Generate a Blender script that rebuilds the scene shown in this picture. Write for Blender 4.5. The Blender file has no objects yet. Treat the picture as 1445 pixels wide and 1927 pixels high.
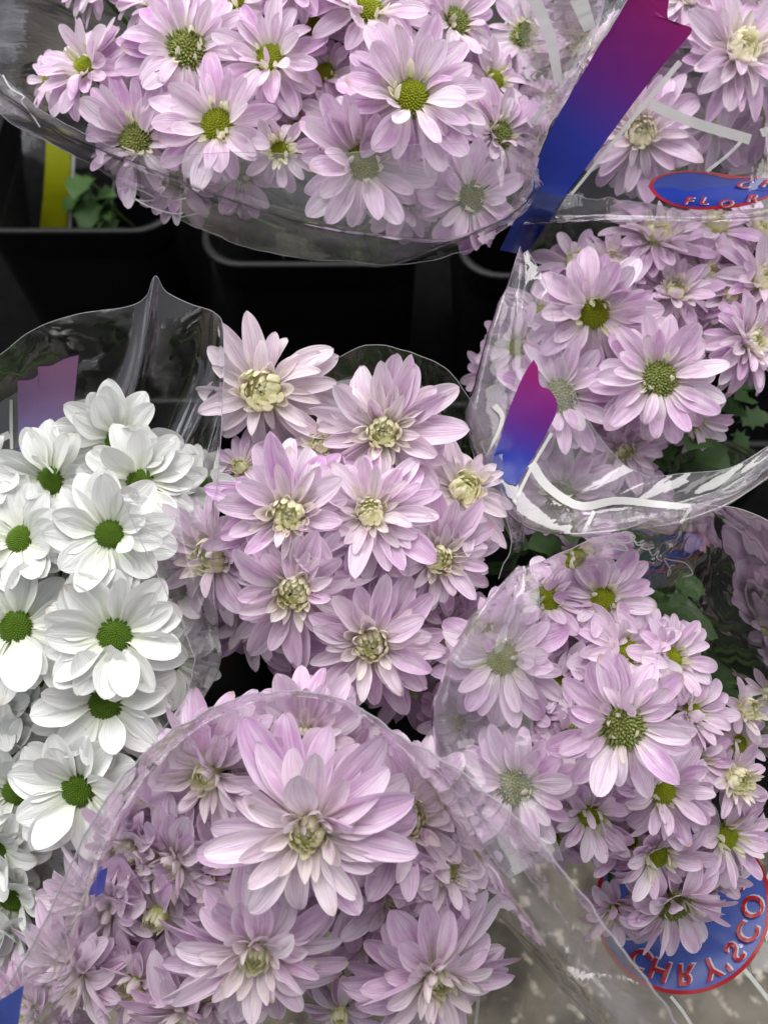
import bpy, math, random
import numpy as np
from mathutils import Vector, Matrix, noise

random.seed(11)
rng = np.random.default_rng(11)
SC = bpy.context.scene
COL = SC.collection
R = math.radians

# ------------------------------------------------------------------ camera
W0, H0, F0 = 1445.0, 1927.0, 1600.0
PITCH = R(62)
CAM = Vector((0, 0, 1.25))
FWD = Vector((0, math.cos(PITCH), -math.sin(PITCH)))
RIGHT = Vector((1, 0, 0))
UP = Vector((0, math.sin(PITCH), math.cos(PITCH)))
cam = bpy.data.cameras.new('camera')
cam.sensor_fit = 'HORIZONTAL'; cam.sensor_width = 36; cam.lens = 36 * F0 / W0
cam.clip_start = 0.01; cam.clip_end = 50
cam.dof.use_dof = True; cam.dof.focus_distance = 0.47; cam.dof.aperture_fstop = 11
co = bpy.data.objects.new('camera', cam); COL.objects.link(co)
co.location = CAM; co.rotation_euler = (R(90) - PITCH, 0, 0)
SC.camera = co

def P(px, py, d):
    px, py, d = float(px), float(py), float(d)
    return CAM + d * (FWD + (px - W0 / 2) / F0 * RIGHT - (py - H0 / 2) / F0 * UP)
def on_z(px, py, z):
    r = FWD + (px - W0 / 2) / F0 * RIGHT - (py - H0 / 2) / F0 * UP
    return CAM + r * ((z - CAM.z) / r.z)

# ------------------------------------------------------------------ light
w = bpy.data.worlds.new('World'); SC.world = w; w.use_nodes = True
bg = w.node_tree.nodes['Background']
bg.inputs[0].default_value = (0.92, 0.95, 1.0, 1); bg.inputs[1].default_value = 0.19
def area(name, loc, sx, sy, power, colr, target):
    l = bpy.data.lights.new(name, 'AREA'); l.shape = 'RECTANGLE'; l.size = sx; l.size_y = sy
    l.energy = power; l.color = colr
    o = bpy.data.objects.new(name, l); COL.objects.link(o); o.location = loc
    o.rotation_euler = (Vector(target) - Vector(loc)).to_track_quat('-Z', 'Y').to_euler()
    return o
area('ceiling_light', (-0.25, 1.35, 2.9), 3.6, 1.9, 74, (1, 0.985, 0.96), (0, 0.3, 0.7))
area('ceiling_light', (2.4, 0.1, 2.6), 1.5, 2.4, 15, (1, 0.985, 0.96), (0, 0.25, 0.7))
area('ceiling_light', (-2.4, 0.2, 2.6), 1.5, 2.4, 11, (0.95, 0.98, 1), (0, 0.3, 0.7))

SC.view_settings.view_transform = 'Standard'; SC.view_settings.look = 'None'
SC.view_settings.gamma = 1; SC.view_settings.use_curve_mapping = False
SC.view_settings.exposure = 0.78
cy = SC.cycles
cy.use_denoising = True
cy.max_bounces = 8; cy.transparent_max_bounces = 20; cy.diffuse_bounces = 4
cy.use_adaptive_sampling = True; cy.adaptive_threshold = 0.03
cy.glossy_bounces = 4; cy.transmission_bounces = 6; cy.caustics_reflective = False
cy.sample_clamp_indirect = 6

# ------------------------------------------------------------------ materials
def new_mat(name):
    m = bpy.data.materials.new(name); m.use_nodes = True
    nt = m.node_tree; nt.nodes.clear()
    out = nt.nodes.new('ShaderNodeOutputMaterial')
    return m, nt, out
def nd(nt, t, **kw):
    n = nt.nodes.new(t)
    for k, v in kw.items(): setattr(n, k, v)
    return n
def math_n(nt, op, a, b=None, c=None):
    n = nt.nodes.new('ShaderNodeMath'); n.operation = op
    for i, x in enumerate((a, b, c)):
        if x is None: continue
        if isinstance(x, (int, float)): n.inputs[i].default_value = x
        else: nt.links.new(x, n.inputs[i])
    return n.outputs[0]
def mixc(nt, fac, a, b, blend='MIX'):
    n = nt.nodes.new('ShaderNodeMix'); n.data_type = 'RGBA'; n.blend_type = blend
    for i, x in ((0, fac), (6, a), (7, b)):
        if isinstance(x, (int, float)): n.inputs[i].default_value = x
        elif isinstance(x, tuple): n.inputs[i].default_value = (*x, 1) if len(x) == 3 else x
        else: nt.links.new(x, n.inputs[i])
    return n.outputs[2]
def smooth(nt, x, lo, hi, a=0.0, b=1.0):
    n = nt.nodes.new('ShaderNodeMapRange'); n.interpolation_type = 'SMOOTHSTEP'
    nt.links.new(x, n.inputs[0])
    n.inputs[1].default_value = lo; n.inputs[2].default_value = hi
    n.inputs[3].default_value = a; n.inputs[4].default_value = b
    return n.outputs[0]

def petal_material(name, base_col, tip_white, vein_col, vein_amt, blotch_amt, transl=0.3):
    """colour from the object's own colour, paler claw at the base, fine lengthwise veins"""
    m, nt, out = new_mat(name); L = nt.links.new
    uv = nd(nt, 'ShaderNodeUVMap'); sep = nd(nt, 'ShaderNodeSeparateXYZ'); L(uv.outputs[0], sep.inputs[0])
    u, v = sep.outputs[0], sep.outputs[1]
    oi = nd(nt, 'ShaderNodeObjectInfo')
    rnd = oi.outputs['Random']
    cmb = nd(nt, 'ShaderNodeCombineXYZ')
    L(math_n(nt, 'MULTIPLY', u, 20.0), cmb.inputs[0]); L(math_n(nt, 'MULTIPLY', v, 1.6), cmb.inputs[1])
    L(math_n(nt, 'MULTIPLY', rnd, 60.0), cmb.inputs[2])
    n1 = nd(nt, 'ShaderNodeTexNoise'); n1.inputs['Scale'].default_value = 1.0; n1.inputs['Detail'].default_value = 3
    L(cmb.outputs[0], n1.inputs['Vector'])
    vein = smooth(nt, n1.outputs[0], 0.42, 0.68)
    cmb2 = nd(nt, 'ShaderNodeCombineXYZ')
    L(math_n(nt, 'MULTIPLY', u, 2.2), cmb2.inputs[0]); L(math_n(nt, 'MULTIPLY', v, 3.0), cmb2.inputs[1])
    L(math_n(nt, 'MULTIPLY', rnd, 90.0), cmb2.inputs[2])
    n2 = nd(nt, 'ShaderNodeTexNoise'); n2.inputs['Scale'].default_value = 1.0; n2.inputs['Detail'].default_value = 2
    L(cmb2.outputs[0], n2.inputs['Vector'])
    blotch = smooth(nt, n2.outputs[0], 0.38, 0.7)
    c = mixc(nt, smooth(nt, v, 0.05, 0.55), base_col, oi.outputs['Color'])
    c = mixc(nt, math_n(nt, 'MULTIPLY', blotch, blotch_amt), c, tip_white)
    c = mixc(nt, math_n(nt, 'MULTIPLY', vein, vein_amt), c, vein_col, 'MULTIPLY')
    edge = math_n(nt, 'ABSOLUTE', math_n(nt, 'SUBTRACT', u, 0.5))
    c = mixc(nt, math_n(nt, 'MULTIPLY', smooth(nt, edge, 0.36, 0.5), 0.35), c, tip_white)
    # a few tiny brown nicks
    n3 = nd(nt, 'ShaderNodeTexNoise'); n3.inputs['Scale'].default_value = 7.0
    L(cmb2.outputs[0], n3.inputs['Vector'])
    c = mixc(nt, math_n(nt, 'MULTIPLY', smooth(nt, n3.outputs[0], 0.76, 0.82), 0.35), c, (0.42, 0.28, 0.2))
    aged = math_n(nt, 'MULTIPLY', smooth(nt, math_n(nt, 'FRACT', math_n(nt, 'MULTIPLY', rnd, 37.0)), 0.9, 0.98), smooth(nt, math_n(nt, 'ADD', v, math_n(nt, 'MULTIPLY', n2.outputs[0], 0.25)), 0.98, 1.12))
    c = mixc(nt, math_n(nt, 'MULTIPLY', aged, 0.6), c, (0.5, 0.33, 0.2))
    bump = nd(nt, 'ShaderNodeBump'); bump.inputs['Strength'].default_value = 0.6; bump.inputs['Distance'].default_value = 0.0009
    L(n1.outputs[0], bump.inputs['Height'])
    pb = nd(nt, 'ShaderNodeBsdfPrincipled')
    L(c, pb.inputs['Base Color']); pb.inputs['Roughness'].default_value = 0.48
    pb.inputs['Specular IOR Level'].default_value = 0.28
    pb.inputs['Sheen Weight'].default_value = 0.06
    L(bump.outputs[0], pb.inputs['Normal'])
    tr = nd(nt, 'ShaderNodeBsdfTranslucent'); L(c, tr.inputs[0]); L(bump.outputs[0], tr.inputs['Normal'])
    mx = nd(nt, 'ShaderNodeMixShader'); mx.inputs[0].default_value = transl
    L(pb.outputs[0], mx.inputs[1]); L(tr.outputs[0], mx.inputs[2]); L(mx.outputs[0], out.inputs[0])
    return m

def plain(name, colr, rough=0.5, spec=0.5, noise_amt=0.0, noise_scale=40, col2=None, bump=0.0, transl=0.0):
    m, nt, out = new_mat(name); L = nt.links.new
    pb = nd(nt, 'ShaderNodeBsdfPrincipled'); pb.inputs['Roughness'].default_value = rough
    pb.inputs['Specular IOR Level'].default_value = spec
    tc = nd(nt, 'ShaderNodeTexCoord')
    n = nd(nt, 'ShaderNodeTexNoise'); n.inputs['Scale'].default_value = noise_scale; n.inputs['Detail'].default_value = 5
    L(tc.outputs['Object'], n.inputs['Vector'])
    c = mixc(nt, math_n(nt, 'MULTIPLY', smooth(nt, n.outputs[0], 0.3, 0.7), noise_amt), colr, col2 or colr)
    L(c, pb.inputs['Base Color'])
    if bump:
        b = nd(nt, 'ShaderNodeBump'); b.inputs['Strength'].default_value = bump; b.inputs['Distance'].default_value = 0.001
        L(n.outputs[0], b.inputs['Height']); L(b.outputs[0], pb.inputs['Normal'])
    if transl:
        tr = nd(nt, 'ShaderNodeBsdfTranslucent'); L(c, tr.inputs[0])
        mx = nd(nt, 'ShaderNodeMixShader'); mx.inputs[0].default_value = transl
        L(pb.outputs[0], mx.inputs[1]); L(tr.outputs[0], mx.inputs[2]); L(mx.outputs[0], out.inputs[0])
    else:
        L(pb.outputs[0], out.inputs[0])
    return m

def film_material(name, tint=(0.975, 0.97, 0.98), haze=0.022, bump=0.12, bscale=28.0, rough=0.03, boost=2.3):
    """thin clear polypropylene: two-sided Fresnel reflection over plain transparency, dust haze that also stands in for a reflected veil"""
    m, nt, out = new_mat(name); L = nt.links.new
    geo = nd(nt, 'ShaderNodeNewGeometry')
    ior = nd(nt, 'ShaderNodeMapRange'); L(geo.outputs['Backfacing'], ior.inputs[0])
    ior.inputs[3].default_value = 1.49; ior.inputs[4].default_value = 1 / 1.49
    uv = nd(nt, 'ShaderNodeUVMap')
    mp = nd(nt, 'ShaderNodeMapping'); mp.inputs['Scale'].default_value = (1.0, 0.22, 1)
    L(uv.outputs[0], mp.inputs[0])
    n = nd(nt, 'ShaderNodeTexNoise'); n.inputs['Scale'].default_value = bscale; n.inputs['Detail'].default_value = 2.5
    n.inputs['Distortion'].default_value = 0.6
    L(mp.outputs[0], n.inputs['Vector'])
    b = nd(nt, 'ShaderNodeBump'); b.inputs['Strength'].default_value = bump; b.inputs['Distance'].default_value = 0.004
    L(n.outputs[0], b.inputs['Height'])
    fr = nd(nt, 'ShaderNodeFresnel'); L(ior.outputs[0], fr.inputs[0]); L(b.outputs[0], fr.inputs['Normal'])
    fac = math_n(nt, 'MINIMUM', math_n(nt, 'MULTIPLY', fr.outputs[0], boost), 0.9)
    tp = nd(nt, 'ShaderNodeBsdfTransparent'); tp.inputs[0].default_value = (*tint, 1)
    df = nd(nt, 'ShaderNodeBsdfDiffuse'); df.inputs[0].default_value = (0.93, 0.88, 0.95, 1)
    tl = nd(nt, 'ShaderNodeBsdfTranslucent'); tl.inputs[0].default_value = (0.93, 0.88, 0.95, 1)
    hz = nd(nt, 'ShaderNodeMixShader'); hz.inputs[0].default_value = 0.5; L(df.outputs[0], hz.inputs[1]); L(tl.outputs[0], hz.inputs[2])
    n4 = nd(nt, 'ShaderNodeTexNoise'); n4.inputs['Scale'].default_value = 9; n4.inputs['Detail'].default_value = 6
    L(uv.outputs[0], n4.inputs['Vector'])
    m1 = nd(nt, 'ShaderNodeMixShader'); L(math_n(nt, 'MULTIPLY', smooth(nt, n4.outputs[0], 0.3, 0.75, 0.5, 1.5), haze), m1.inputs[0])
    L(tp.outputs[0], m1.inputs[1]); L(hz.outputs[0], m1.inputs[2])
    gl = nd(nt, 'ShaderNodeBsdfGlossy'); gl.inputs['Roughness'].default_value = rough; L(b.outputs[0], gl.inputs['Normal'])
    gl.inputs[0].default_value = (0.96, 0.95, 0.97, 1)
    m2 = nd(nt, 'ShaderNodeMixShader'); L(fac, m2.inputs[0]); L(m1.outputs[0], m2.inputs[1]); L(gl.outputs[0], m2.inputs[2])
    L(m2.outputs[0], out.inputs[0])
    return m

def ink_material(name, cols, opacity=0.9, rough=0.25):
    """printed ink on film; cols = [(v, rgb)...] along the print"""
    m, nt, out = new_mat(name); L = nt.links.new
    uv = nd(nt, 'ShaderNodeUVMap'); sep = nd(nt, 'ShaderNodeSeparateXYZ'); L(uv.outputs[0], sep.inputs[0])
    rp = nd(nt, 'ShaderNodeValToRGB'); L(sep.outputs[1], rp.inputs[0])
    el = rp.color_ramp.elements
    while len(el) < len(cols): el.new(0.5)
    for e, (p, c) in zip(el, cols): e.position = p; e.color = (*c, 1)
    pb = nd(nt, 'ShaderNodeBsdfPrincipled'); L(rp.outputs[0], pb.inputs['Base Color']); pb.inputs['Roughness'].default_value = rough
    tr = nd(nt, 'ShaderNodeBsdfTranslucent'); L(rp.outputs[0], tr.inputs[0])
    mx = nd(nt, 'ShaderNodeMixShader'); mx.inputs[0].default_value = 0.4
    L(pb.outputs[0], mx.inputs[1]); L(tr.outputs[0], mx.inputs[2])
    tp = nd(nt, 'ShaderNodeBsdfTransparent'); L(rp.outputs[0], tp.inputs[0])
    m2 = nd(nt, 'ShaderNodeMixShader'); m2.inputs[0].default_value = opacity
    L(tp.outputs[0], m2.inputs[1]); L(mx.outputs[0], m2.inputs[2]); L(m2.outputs[0], out.inputs[0])
    return m

M = {}
M['lilac'] = petal_material('lilac_petal', (0.88, 0.84, 0.74), (0.92, 0.85, 0.91), (0.76, 0.56, 0.80), 0.7, 0.6, 0.36)
M['white'] = petal_material('white_petal', (0.8, 0.83, 0.68), (0.9, 0.9, 0.89), (0.86, 0.88, 0.86), 0.8, 0.3, 0.2)
M['cream'] = petal_material('cream_floret', (0.86, 0.9, 0.34), (0.97, 0.95, 0.84), (0.93, 0.9, 0.8), 0.2, 0.3, 0.42)
M['disc'] = plain('green_disc', (0.05, 0.12, 0.003), 0.5, 0.3, 0.8, 45, (0.12, 0.2, 0.005))
M['disc_yellow'] = plain('olive_disc', (0.16, 0.2, 0.004), 0.55, 0.25, 0.9, 30, (0.32, 0.34, 0.012))
M['disc_fuzzy'] = plain('faded_disc', (0.11, 0.16, 0.012), 0.7, 0.2, 0.9, 30, (0.34, 0.34, 0.14))
M['stem'] = plain('stem_green', (0.07, 0.14, 0.03), 0.5, 0.4, 0.6, 120, (0.12, 0.2, 0.04))
M['leaf'] = plain('leaf_green', (0.03, 0.075, 0.018), 0.5, 0.35, 0.7, 90, (0.06, 0.12, 0.03), 0.3, 0.2)
M['film'] = film_material('clear_film')
M['film_crinkle'] = film_material('crinkled_film', (0.975, 0.96, 0.98), 0.10, 0.3, 34, 0.08, 2.8)  # haze raised to paint in the hood's pale reflective veil
M['film_veil'] = film_material('hazy_film', (0.97, 0.96, 0.975), 0.13, 0.15, 18, 0.05)  # stronger pale haze than the clear film
M['film_back'] = film_material('boosted_film', (0.93, 0.93, 0.94), 0.02, 0.1, 14, 0.03, 4.6)  # reflection boosted beyond real film to bring out the mirrored flowers
M['film_edge'] = plain('film_cut_edge', (0.5, 0.48, 0.52), 0.25, 0.6, transl=0.4)
M['black'] = plain('black_plastic', (0.005, 0.005, 0.006), 0.42, 0.22, 0.6, 60, (0.009, 0.009, 0.01), 0.12)
M['ink_white'] = ink_material('white_ink', [(0, (0.8, 0.8, 0.78)), (1, (0.8, 0.8, 0.78))], 0.9)
M['ink_stripe'] = ink_material('stripe_ink', [(0, (0.008, 0.035, 0.34)), (0.3, (0.035, 0.05, 0.42)), (0.62, (0.16, 0.02, 0.24)), (1, (0.3, 0.012, 0.16))], 0.93)
M['ink_stripe_lit'] = ink_material('lit_stripe_ink', [(0, (0.22, 0.24, 0.58)), (0.4, (0.42, 0.3, 0.6)), (1, (0.62, 0.3, 0.55))], 0.75)  # stripe colours paled: reflected and ambient light is put into the ink
M['ink_blue'] = ink_material('blue_ink', [(0, (0.016, 0.045, 0.42)), (1, (0.02, 0.06, 0.46))], 0.94)
M['ink_blue_veiled'] = ink_material('veiled_blue_ink', [(0, (0.09, 0.15, 0.56)), (1, (0.08, 0.13, 0.52))], 0.92)  # blue paled to paint in the film's veil over the print
M['ink_navy'] = ink_material('navy_ink', [(0, (0.006, 0.016, 0.12)), (1, (0.01, 0.025, 0.2))], 0.92)
M['ink_red'] = ink_material('red_ink', [(0, (0.5, 0.02, 0.035)), (1, (0.5, 0.02, 0.035))], 0.95)
M['ink_yellow'] = ink_material('yellow_green_ink', [(0, (0.36, 0.38, 0.01)), (1, (0.42, 0.44, 0.012))], 0.95)

def floor_material():
    m, nt, out = new_mat('concrete'); L = nt.links.new
    tc = nd(nt, 'ShaderNodeTexCoord')
    a = nd(nt, 'ShaderNodeTexNoise'); a.inputs['Scale'].default_value = 14; a.inputs['Detail'].default_value = 8; L(tc.outputs['Object'], a.inputs['Vector'])
    b = nd(nt, 'ShaderNodeTexNoise'); b.inputs['Scale'].default_value = 45; b.inputs['Detail'].default_value = 6; L(tc.outputs['Object'], b.inputs['Vector'])
    c = mixc(nt, smooth(nt, a.outputs[0], 0.35, 0.65), (0.075, 0.062, 0.045), (0.23, 0.2, 0.15))
    c = mixc(nt, smooth(nt, b.outputs[0], 0.57, 0.68), c, (0.55, 0.49, 0.38))
    pb = nd(nt, 'ShaderNodeBsdfPrincipled'); L(c, pb.inputs['Base Color']); pb.inputs['Roughness'].default_value = 0.75
    bp = nd(nt, 'ShaderNodeBump'); bp.inputs['Strength'].default_value = 0.5; bp.inputs['Distance'].default_value = 0.004
    L(b.outputs[0], bp.inputs['Height']); L(bp.outputs[0], pb.inputs['Normal']); L(pb.outputs[0], out.inputs[0])
    return m

# ------------------------------------------------------------------ helpers
def mesh(name, verts, faces, mat, uvs=None, smooth_shade=True):
    me = bpy.data.meshes.new(name); me.from_pydata([tuple(v) for v in verts], [], faces)
    if uvs is not None:
        ul = me.uv_layers.new(name='UVMap')
        li = np.empty(len(me.loops), dtype=np.int32); me.loops.foreach_get('vertex_index', li)
        ul.data.foreach_set('uv', np.asarray(uvs, dtype=np.float32)[li].ravel())
    if smooth_shade: me.polygons.foreach_set('use_smooth', np.ones(len(me.polygons), dtype=bool))
    me.materials.append(mat); me.update()
    return me
def ob(name, me, parent=None, mtx=None):
    o = bpy.data.objects.new(name, me); COL.objects.link(o)
    if parent is not None: o.parent = parent
    if mtx is not None: o.matrix_basis = mtx
    return o
def tag(o, label, cat, group=None):
    o['label'] = label; o['category'] = cat
    if group: o['group'] = group
    return o
def grid_faces(nu, nv, off=0, wrap=False):
    f = []
    for j in range(nv - 1):
        for i in range(nu - (0 if wrap else 1)):
            a = off + j * nu + i; b = off + j * nu + (i + 1) % nu
            f.append((a, b, b + nu, a + nu))
    return f
def tube_arrays(pts, rad, n=6, off=0):
    pts = [Vector(p) for p in pts]; V = []; k = len(pts)
    ref = Vector((0.31, 0.2, 0.93)).normalized()
    for i, p in enumerate(pts):
        t = (pts[min(i + 1, k - 1)] - pts[max(i - 1, 0)])
        t = t.normalized() if t.length > 1e-9 else Vector((0, 0, 1))
        a = t.cross(ref)
        if a.length < 1e-3: a = t.cross(Vector((1, 0, 0)))
        a.normalize(); b = t.cross(a)
        r = rad[i] if isinstance(rad, (list, tuple)) else rad
        for q in range(n):
            an = 2 * math.pi * q / n
            V.append(p + r * (math.cos(an) * a + math.sin(an) * b))
    return V, grid_faces(n, k, off, True)
def catmull(pts, n):
    p = np.asarray(pts, float); m = len(p)
    if m == 2: return np.array([p[0] + (p[1] - p[0]) * t for t in np.linspace(0, 1, n)])
    q = np.vstack([2 * p[0] - p[1], p, 2 * p[-1] - p[-2]])
    out = []
    for t in np.linspace(0, m - 1, n):
        i = min(int(t), m - 2); f = t - i
        a, b, c, d = q[i], q[i + 1], q[i + 2], q[i + 3]
        out.append(0.5 * (2 * b + (c - a) * f + (2 * a - 5 * b + 4 * c - d) * f * f + (3 * b - a - 3 * c + d) * f ** 3))
    return np.array(out)

# ------------------------------------------------------------------ setting
g = 6.0
fl = ob('floor', mesh('floor', [(-g, -g, 0), (g, -g, 0), (g, g, 0), (-g, g, 0)], [(0, 1, 2, 3)], floor_material()))
fl['kind'] = 'structure'

def box(name, x0, x1, y0, y1, z0, z1, mat, bev=.006):
    import bmesh
    bm = bmesh.new(); bmesh.ops.create_cube(bm, size=1)
    for v in bm.verts:
        v.co = ((x0 + x1) / 2 + v.co.x * (x1 - x0), (y0 + y1) / 2 + v.co.y * (y1 - y0), (z0 + z1) / 2 + v.co.z * (z1 - z0))
    bmesh.ops.bevel(bm, geom=bm.edges[:], offset=bev, segments=3, affect='EDGES')
    me = bpy.data.meshes.new(name); bm.to_mesh(me); bm.free(); me.materials.append(mat)
    return ob(name, me)
M['matte'] = plain('matte_black', (0.004, 0.004, 0.004), 0.9, 0.05, 0.5, 30, (0.008, 0.008, 0.008))
pl = box('floor_shade_platform', -2.2, 2.2, .17, 2.6, 0, .06, M['matte'])  # added slab, its black stands in for shade on the floor between buckets
tag(pl, 'added low black platform standing in for the shaded floor between the buckets', 'platform')

# black tapered buckets with a rolled rim ------------------------------------------------
def rrect(hx, hy, r, n=7):
    pts = []
    for cx, cyy, a0 in ((hx - r, hy - r, 0), (-hx + r, hy - r, 90), (-hx + r, -hy + r, 180), (hx - r, -hy + r, 270)):
        for k in range(n):
            a = R(a0 + 90 * k / (n - 1)); pts.append((cx + r * math.cos(a), cyy + r * math.sin(a)))
    return pts
def loft_loops(loops):
    V = []; n = len(loops[0][0])
    for pts, z in loops: V += [(x, y, z) for x, y in pts]
    return V, grid_faces(n, len(loops), 0, True)
def bucket_meshes():
    H = 0.42; hx, hy = 0.138, 0.15
    def lp(s, z, r=0.05): return (rrect(hx * s, hy * s, r * s), z)
    V, Fc = loft_loops([lp(.80, .002), lp(.83, .03), lp(.93, H - .075), lp(.935, H - .07), lp(.95, H - .066), lp(.965, H - .004)])
    n = 28
    V += [(0, 0, .002)]; Fc += [(i, len(V) - 1, (i + 1) % n) for i in range(n)]
    wall = mesh('bucket_wall', V, Fc, M['black'])
    V, Fc = loft_loops([lp(.955, H - .006), lp(.93, .4 * H), lp(.80, .01)])
    V += [(0, 0, .01)]; k = 2 * n; Fc += [(k + (i + 1) % n, len(V) - 1, k + i) for i in range(n)]
    inner = mesh('bucket_inside', V, Fc, M['black'])
    lps = []
    for k in range(9):
        a = R(-35 + 270 * k / 8)
        lps.append(lp(.985 + .032 * math.cos(a), H + .0035 * math.sin(a) + (0 if math.sin(a) > 0 else .006 * math.sin(a))))
    V, Fc = loft_loops(lps)
    rim = mesh('bucket_rim', V, Fc, M['black'])
    return wall, inner, rim
BW, BI, BR = bucket_meshes()
def bucket(x, y, label, rz=0.0, s=1.0):
    t = bpy.data.objects.new('flower_bucket', None); COL.objects.link(t)
    t.location = (x, y, .06); t.rotation_euler = (0, 0, rz); t.scale = (s, s, .36 / .42)
    ob('wall', BW, t); ob('inside', BI, t); ob('rim', BR, t)
    tag(t, label, 'bucket', 'black flower buckets')
p1 = on_z(320, 436, .42); p2 = on_z(372, 490, .42)
bucket(p1.x - .138, p1.y + .15, 'black plastic bucket holding the sleeve with the yellow green stripe')
bucket(p2.x + .150, p2.y + .15, 'black plastic bucket under the jagged cut lip of the clear sleeve', 0, 1.06)
bucket(p2.x + .49, p2.y + .13, 'black plastic bucket under the sleeve with the wide blue and magenta stripe', 0, 1.06)
bucket(-.285, .44, 'black plastic bucket under the white daisy chrysanthemums', 0, 1.02)
bucket(.035, .43, 'black plastic bucket under the pale lilac bunch with open petals', 0, 1.05)
p3 = on_z(1370, 850, .42)
bucket(.37, p3.y + .165, 'black plastic bucket under the sleeve with the short curved magenta stripe', 0, 1.05)

# ------------------------------------------------------------------ petals
def petal_arrays(L=1.0, wd=0.42, a0=10, a1=-30, cup=0.35, groove=0.06, k=4.0, e2=0.6, base=0.3, peak=0.55,
                 twist=0, side=0, ruff=0.0, notch=0.0, nu=9, nv=14, seed=0):
    """petal along +Y, upper face +Z, claw at the origin"""
    V = []; UV = []; y = z = 0.0; pv = 0.0
    rr = random.Random(seed)
    ph1, ph2 = rr.uniform(0, 6), rr.uniform(0, 6)
    for j in range(nv):
        s = j / (nv - 1); v = 1 - (1 - s) ** 1.35
        ang = R(a0 + a1 * (v + pv) / 2)
        y += math.cos(ang) * (v - pv) * L; z += math.sin(ang) * (v - pv) * L; pv = v
        t = min(v / peak, 1); t = t * t * (3 - 2 * t)
        hw = 0.5 * wd * (base + (1 - base) * t) * max(1 - v ** k, 0) ** e2
        angn = R(a0 + a1 * v); nz, ny = math.cos(angn), -math.sin(angn)
        for i in range(nu):
            u = -1 + 2 * i / (nu - 1)
            tw = R(twist) * v
            x = u * hw
            cz = cup * (0.35 + 0.65 * (1 - v)) * u * u * hw * 1.2
            gz = -groove * wd * (math.exp(-((abs(u) - .38) / .16) ** 2)) * math.sin(math.pi * min(v * 1.05, 1)) + groove * wd * .5 * math.exp(-(u / .2) ** 2) * math.sin(math.pi * v)
            rz = ruff * wd * abs(u) * math.sin(5 * v + ph1 + (2 if u > 0 else 0)) * v
            off = cz + gz + rz + x * math.sin(tw)
            yy = y - notch * L * (v ** 8) * math.exp(-(u / .25) ** 2) + notch * .5 * L * v ** 8 * math.sin(4 * u + ph2)
            V.append((x * math.cos(tw) + side * v * v * L, yy + ny * off, z + nz * off))
            UV.append((0.5 + 0.5 * u, v))
    return V, grid_faces(nu, nv), UV
def petal_set(name, mat, n, seed, **rg):
    out = []
    for k in range(n):
        rr = random.Random(seed + k)
        kw = {a: (rr.uniform(*b) if isinstance(b, tuple) else b) for a, b in rg.items()}
        V, Fc, UV = petal_arrays(seed=seed + k, **kw)
        out.append(mesh(name, V, Fc, mat, UV))
    return out
PET = {
 'white': petal_set('white_petal', M['white'], 12, 100, wd=(.54, .66), a0=(2, 24), a1=(-45, 2), cup=(.1, .5), groove=(.05, .1), k=(3.6, 5.2),
                    e2=(.55, .72), base=.28, peak=(.5, .62), twist=(-12, 12), side=(-.06, .06), ruff=(0, .05), notch=(0, .03)),
 'daisy': petal_set('lilac_petal', M['lilac'], 20, 200, wd=(.35, .47), a0=(2, 30), a1=(-70, 10), cup=(.15, .6), groove=(.05, .1), k=(4.0, 6.5),
                    e2=(.5, .68), base=.25, peak=(.5, .66), twist=(-18, 18), side=(-.08, .08), ruff=(0, .06), notch=(0, .035)),
 'decor': petal_set('lilac_petal', M['lilac'], 22, 300, wd=(.27, .38), a0=(-6, 26), a1=(-75, 25), cup=(.25, .9), groove=(.05, .1), k=(3.4, 5.5),
                    e2=(.55, .75), base=.26, peak=(.5, .66), twist=(-16, 16), side=(-.07, .07), ruff=(0, .07), notch=(0, .03)),
 'incurve': petal_set('lilac_petal', M['lilac'], 10, 400, wd=(.34, .44), a0=(-14, 6), a1=(10, 60), cup=(.7, 1.3), groove=(.02, .05), k=(2.8, 4.2),
                      e2=(.6, .8), base=.3, peak=(.5, .66), twist=(-14, 14), side=(-.08, .08), ruff=(0, .06)),
 'broad': petal_set('lilac_petal', M['lilac'], 22, 600, wd=(.32, .43), a0=(-2, 24), a1=(-70, 14), cup=(.2, .8), groove=(.05, .1), k=(3.6, 6.0),
                    e2=(.5, .68), base=.24, peak=(.5, .68), twist=(-20, 20), side=(-.09, .09), ruff=(0, .07), notch=(0, .04)),
 'quill': petal_set('quill_petal', M['cream'], 8, 500, wd=(.26, .36), a0=(-5, 10), a1=(0, 55), cup=(.9, 1.6), groove=.02, k=(3, 5), e2=.7, base=.5,
                    peak=.4, twist=(-10, 10), nu=5, nv=9),
}

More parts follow.
